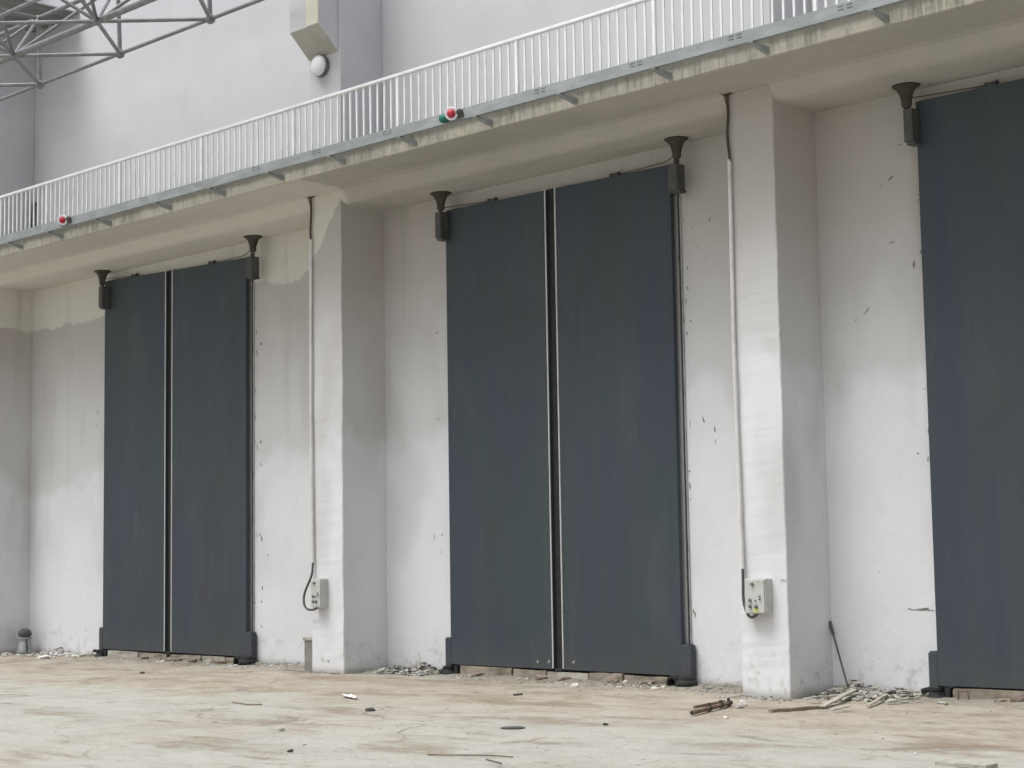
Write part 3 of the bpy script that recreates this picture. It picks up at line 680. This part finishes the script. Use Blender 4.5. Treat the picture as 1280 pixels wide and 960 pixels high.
for k, r_ in up.items():
    for p in r_: node(p, .06)
    for p, q in zip(r_, r_[1:]): member(p, q, .040, 'chord')
    for p in r_:
        for kk in (k, k + 1, k - 1):
            for q in rows.get(kk, []):
                dx = abs(p.x - q.x)
                if (kk == k and dx < .01) or (kk != k and abs(dx - ST / 2) < .01): member(p, q, .030 if kk != k else .036, 'web_member')
for p in up[0]:
    for q in up[2]:
        if abs(p.x - q.x) < .01: member(p, q, .035, 'chord')

# ------------------------------------------------------------------ ground
def gh(x, y):
    z = .022 * noise.noise(Vector((x * .35, y * .35, 0))) + .012 * noise.noise(Vector((x * 1.3, y * 1.3, 4))) + .006 * noise.noise(Vector((x * 5, y * 5, 9)))
    wall = max(0, 1 - abs(y - YW) / .5)
    z += wall * (.03 + .03 * noise.noise(Vector((x * 2.1, 0, 7))))
    return z - .012
def axis(lo, hi, step, far):
    v = [lo + i * step for i in range(int((hi - lo) / step) + 1)]; g_ = step; a_ = v[0]; b_ = v[-1]; pre = []; post_ = []
    while a_ > -far: g_ *= 1.6; a_ -= g_; pre.append(a_)
    g_ = step
    while b_ < far: g_ *= 1.6; b_ += g_; post_.append(b_)
    return pre[::-1] + v + post_
gx = axis(-34, -4, .10, 900); gy = axis(6, 17.6, .10, 900)
vs = [(x, y, gh(x, y) if (-60 < x < 30 and -20 < y < 30) else 0) for y in gy for x in gx]
W_ = len(gx); fs = [(j * W_ + i, j * W_ + i + 1, (j + 1) * W_ + i + 1, (j + 1) * W_ + i) for j in range(len(gy) - 1) for i in range(W_ - 1)]
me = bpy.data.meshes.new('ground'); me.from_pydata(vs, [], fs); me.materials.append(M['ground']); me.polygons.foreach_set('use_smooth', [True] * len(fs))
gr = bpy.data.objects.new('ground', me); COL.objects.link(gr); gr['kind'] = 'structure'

# ------------------------------------------------------------------ rubble and litter
def gpt(px, py):
    p = at(px, py, Z=0); p.z = gh(p.x, p.y); return p
def rubble(name, label, spots, n_, smin, smax, mats, seed, hmax=.12, power=1.0):
    """spots: (x0, x1, y0, y1, height)"""
    rnd = random.Random(seed); bm = bmesh.new()
    for i in range(n_):
        x0, x1, y0, y1, h = spots[rnd.randrange(len(spots))]
        u_, v_ = rnd.random(), rnd.random() ** power; x = x0 + (x1 - x0) * u_; y = y1 - (y1 - y0) * v_
        s = smin * (smax / smin) ** (rnd.random() ** 1.6)
        hh = h * (1 - v_) * math.sin(PI * min(max(u_, .06), .94)) * rnd.random()
        chunk(bm, (x, y, gh(x, y) + hh + s * .15), (s * rnd.uniform(.8, 1.9), s * rnd.uniform(.6, 1.2), s * rnd.uniform(.25, .7)), rnd, rnd.randrange(len(mats)) if rnd.random() < .75 else 0)
    tag(obj(name, bm, [M[m_] for m_ in mats]), label, 'rubble', kind='stuff')
rubble('rubble_heap', 'low heap of broken plaster between left pillar and middle gate', [(-20.0, -18.65, 16.85, 17.38, .10), (-19.4, -18.7, 17.0, 17.38, .14), (-19.95, -19.3, 16.95, 17.38, .07)], 900, .006, .050, ['rubble', 'conc', 'recess', 'lime', 'dark'], 1)
rubble('rubble_heap', 'grey green rubble heap between right pillar and rightmost gate', [(-12.05, -10.8, 16.7, 17.38, .12), (-12.05, -11.4, 16.8, 17.3, .18), (-11.6, -10.7, 16.6, 17.3, .07)], 1100, .006, .055, ['rubble', 'conc', 'rubble', 'dark'], 2)
rubble('rubble_strip', 'thin line of gravel and moss along the foot of the right pillar', [(-14.0, -12.8, 16.8, 17.38, .05), (-12.95, -12.0, 16.3, 16.56, .03)], 900, .005, .026, ['rubble', 'conc', 'recess', 'rubble'], 3)
rubble('plaster_crumbs', 'white plaster crumbs scattered at the wall foot at far left', [(-31, -29.6, 16.3, 16.9, .05), (-29.6, -28.6, 16.8, 17.38, .10), (-29.2, -27.8, 16.9, 17.38, .03)], 600, .006, .050, ['lime', 'conc', 'recess', 'lime'], 4)
rubble('plaster_crumbs', 'pale crumbs on the ground right of the leftmost gate', [(-23.3, -22.0, 16.7, 17.3, .03), (-22.3, -21, 17.0, 17.38, .02), (-27.3, -23.3, 16.8, 17.1, .01)], 500, .005, .030, ['lime', 'conc', 'rubble'], 5)
rubble('plaster_crumbs', 'crumbs of plaster lying before the middle gate sill', [(-18.4, -14.2, 16.7, 17.2, .01), (-15.4, -14.0, 16.5, 17.2, .02)], 700, .005, .024, ['conc', 'lime', 'rubble', 'brick'], 6)
rubble('loose_grit', 'small grit and pebbles strewn over the yard ground', [(-30, -6.5, 8.5, 16.9, 0), (-29, -9, 15.5, 17.1, 0)], 3200, .003, .015, ['conc', 'recess', 'conc', 'rubble'], 7)
rubble('wall_foot_dirt', 'dark dirt and chips along the foot of the left pillar', [(-21.4, -19.95, 16.42, 16.58, .02), (-22.9, -20.8, 17.2, 17.39, .03)], 500, .005, .028, ['recess', 'rubble', 'conc'], 8)

def lump(name, px, py, wpx, hpx, mat, label, cat, flat=.5):
    p = gpt(px, py); sc = (p - EYE).dot(FWD) / FPX; rnd = random.Random(int(px * 7 + py)); bm = bmesh.new()
    s = wpx * sc * .62; chunk(bm, (p.x, p.y, p.z + hpx * sc * .35), (s, s * .7, max(hpx * sc * .62, .008)), rnd, sub=2)
    o = obj(name, bm, M[mat]); tag(o, label, cat); return o
lump('stone', 463, 889, 12, 4, 'dark', 'dark flat stone on the ground below the left pillar', 'stone')
lump('stone', 757, 907, 9, 3, 'dark', 'small dark stone on the ground in front of the middle gate', 'stone')
lump('stone', 363, 937, 9, 4, 'dark', 'black stone near the bottom edge, left of centre', 'stone')
lump('stone', 352, 912, 7, 6, 'conc', 'upright greyish pebble below and left of the left pillar', 'stone')
lump('stone', 178, 841, 6, 3, 'dark', 'tiny dark stone before the leftmost gate', 'stone')
lump('plaster_lump', 782, 856, 7, 6, 'lime', 'round white lump nearest below the middle gate right leaf', 'plaster lump')
lump('plaster_lump', 829, 860, 7, 5, 'lime', 'white lump just left of the middle gate drum pivot', 'plaster lump')
lump('plaster_lump', 719, 858, 10, 5, 'lime', 'pale curled lump under the middle gate seam', 'plaster lump')
lump('plaster_lump', 818, 860, 10, 3, 'lime', 'flat white lump between two round ones by the middle gate', 'plaster lump')
lump('plaster_lump', 908, 896, 7, 3, 'lime', 'white fragment on the ground beside the rusty pipes', 'plaster lump')
lump('plaster_lump', 929, 880, 9, 8, 'lime', 'whitish lump behind the rusty pipes at the right pillar foot', 'plaster lump')
lump('plaster_lump', 55, 823, 15, 5, 'lime', 'bright white slab fragment at the wall foot, far left', 'plaster lump')
lump('concrete_lump', 925, 883, 10, 4, 'conc', 'flat grey lump right behind the rusty pipes', 'concrete lump')
lump('concrete_lump', 1178, 881, 18, 5, 'rubble', 'flat pale concrete lump at the rightmost gate pivot', 'concrete lump')
lump('plaster_lump', 1145, 940, 7, 2, 'lime', 'thin white fragment near the bottom right', 'plaster lump')

# crumpled white scrap
bm = bmesh.new(); rnd = random.Random(8)
a_ = gpt(430, 870); b_ = gpt(445, 874); k = 9; rowp = []
for i in range(k + 1):
    c = a_.lerp(b_, i / k); w2 = .008 + .016 * math.sin(PI * i / k)
    rowp.append([bm.verts.new((c.x + rnd.uniform(-.02, .02) + d * .3, c.y + d * 2.5, gh(c.x, c.y) + .012 + rnd.uniform(0, .03))) for d in (-w2, 0, w2)])
for p, q in zip(rowp, rowp[1:]):
    for i in range(2): bm.faces.new((p[i], p[i+1], q[i+1], q[i]))
o = obj('plastic_scrap', bm, M['lime']); o.modifiers.new('s', 'SOLIDIFY').thickness = .004
tag(o, 'crumpled white scrap of plastic lying on the sandy ground below the left pillar', 'scrap')

# dark flat lid
p = gpt(641, 910); bm = bmesh.new(); lathe(bm, [(.09, 0), (.115, .003), (.12, .008), (.10, .011), (.05, .012)], (p.x, p.y, p.z + .002), 22)
tag(obj('disc_lid', bm, M['darksteel'], smooth=True), 'dark flat round lid lying on the ground at bottom centre', 'lid')

def stick(name, pts, r, mat, label, cat, lift=.012):
    bm = bmesh.new(); q = []
    for px, py in pts: p = gpt(px, py); q.append((p.x, p.y, p.z + lift))
    tube(bm, curve_pts(q, 4), r, 7); return tag(obj(name, bm, M[mat], smooth=True), label, cat)
stick('wire', [(534, 943), (570, 943), (610, 944), (641, 946)], .006, 'pipe', 'long thin rusty wire on the ground at the bottom centre', 'wire')
stick('wire', [(608, 950), (627, 955)], .005, 'dark', 'short dark wire just below the long rusty wire', 'wire')
stick('wire', [(291, 877), (312, 880), (328, 880)], .007, 'pipe', 'dark piece of wire on the sand left of the left pillar', 'wire')
stick('wire', [(642, 868), (653, 867)], .011, 'dark', 'short dark twig under the middle gate seam', 'wire')

# bundle of rusty pipes
g = empty('rusty_pipes', gpt(890, 888), 'rusty steel pipes with clamps lying near the middle gate drum pivot', 'pipes')
P1, P2 = gpt(865, 894), gpt(914, 880); P3, P4 = gpt(868, 886), gpt(905, 879)
up_ = Vector((0, 0, .035)); bm = bmesh.new(); tube(bm, [P1 + up_, P1.lerp(P2, .5) + up_, P2 + up_], .024, 12); obj('long_pipe', bm, M['pipe'], g, smooth=True)
bm = bmesh.new(); tube(bm, [P3 + up_, P4 + up_], .017, 10); obj('short_pipe', bm, M['pipe'], g, smooth=True)
bm = bmesh.new(); d = (P2 - P1).normalized(); tube(bm, [P1 + up_ - d * .004, P1 + up_ - d * .001], .015, 12); obj('pipe_mouth', bm, M['rubber'], g)
for t in (.42, .72, .93):
    c = P1.lerp(P2, t) + up_; bm = bmesh.new(); tube(bm, [c - d * .03, c + d * .03], 0.032, 12); box(bm, c.x - .012, c.x + .012, c.y - .012, c.y + .012, c.z + .03, c.z + .055); obj('clamp', bm, M['rust'], g)
# boards
def board(name, A, B, w2, th, mat, label, lift=.0, lift2=.0):
    A = A.copy(); B = B.copy(); d = (B - A); d.z = 0; d.normalize(); s = Vector((-d.y, d.x, 0)) * w2; bm = bmesh.new(); kk = 6; prev = None
    for i in range(kk + 1):
        c = A.lerp(B, i / kk); c.z += lift + (lift2 - lift) * i / kk + .004 * math.sin(i * 2.1)
        ring = [bm.verts.new(c + o_) for o_ in (-s, s, s + Vector((0, 0, th)), -s + Vector((0, 0, th)))]
        if prev:
            for q in range(4): bm.faces.new((prev[q], prev[(q+1) % 4], ring[(q+1) % 4], ring[q]))
        else: bm.faces.new(ring)
        prev = ring
    bm.faces.new(prev[::-1]); return tag(obj(name, bm, M[mat]), label, 'board')
board('timber_board', gpt(963, 889), gpt(1030, 883), .026, .032, 'timber', 'brown timber batten pointing left out of the right rubble heap')
board('timber_board', gpt(1028, 884), gpt(1068, 871), .035, .016, 'palewood', 'pale dusty lath rising diagonally over the right rubble heap', .02, .08)
board('timber_board', gpt(1012, 878), gpt(1072, 873), .03, .015, 'palewood', 'thin pale lath lying flat across the right rubble heap', .06, .05)
board('timber_board', gpt(1176, 954), gpt(1240, 959), .085, .03, 'palewood', 'short broken board with splintered end at the bottom right corner')
for k, (a_, b_) in enumerate((((1085, 884), (1108, 874)), ((1040, 889), (1062, 888)), ((1108, 880), (1150, 877)))):
    board('timber_board', gpt(*a_), gpt(*b_), .02, .014, 'palewood', ('small slanting lath right of the leaning rod', 'shortest flat lath before the right rubble heap', 'longest of the small laths, toward the rightmost gate')[k], .02, .05)
# leaning rod
A = at(1037, 777, Y=YW - .03); B = gpt(1067, 868); B.y = min(B.y, YW - .22)
g = empty('leaning_rod', B, 'thin dark metal rod leaning against the wall right of the right pillar', 'rod')
bm = bmesh.new(); tube(bm, [B, A], .011, 8); obj('rod', bm, M['darksteel'], g)
bm = bmesh.new(); tube(bm, [B.lerp(A, .82), B.lerp(A, 1.0)], .019, 8); obj('grip', bm, M['cable'], g)
# little iron staple before the right gate sill
p = Vector((at(1205, 880, Y=YD - .1).x, YD - .1, 0)); bm = bmesh.new()
tube(bm, [(p.x - .07, p.y, 0), (p.x - .06, p.y, .10), (p.x + .05, p.y, .105), (p.x + .06, p.y, 0)], .010, 6)
tag(obj('iron_staple', bm, M['pipe']), 'small rusty iron hoop standing at the rightmost gate sill', 'hoop')

# standpipe at the far left
c = Vector((-29.95, 17.12, 0)); c.x = at(31, 800, Y=c.y).x
g = empty('standpipe', c, 'short grey metal standpipe with dark domed cap at the far left wall foot', 'standpipe')
bm = bmesh.new(); lathe(bm, [(.15, -.03), (.15, .03), (.15, .035), (.135, .06), (.115, .26), (.13, .265), (.13, .30), (.09, .31)], c, 20); obj('body', bm, M['zinc'], g, smooth=True)
bm = bmesh.new(); lathe(bm, [(.06, .31), (.115, .32), (.128, .36), (.12, .40), (.09, .44), (.04, .465), (.005, .47)], c, 20); obj('cap', bm, M['darksteel'], g, smooth=True)
for s in (-1, 1):
    bm = bmesh.new(); tube(bm, [(c.x + s * .14, c.y - .03, .0), (c.x + s * .125, c.y - .03, .18), (c.x + s * .09, c.y - .02, .30)], .018, 8); obj('side_arm', bm, M['darksteel'], g, smooth=True)
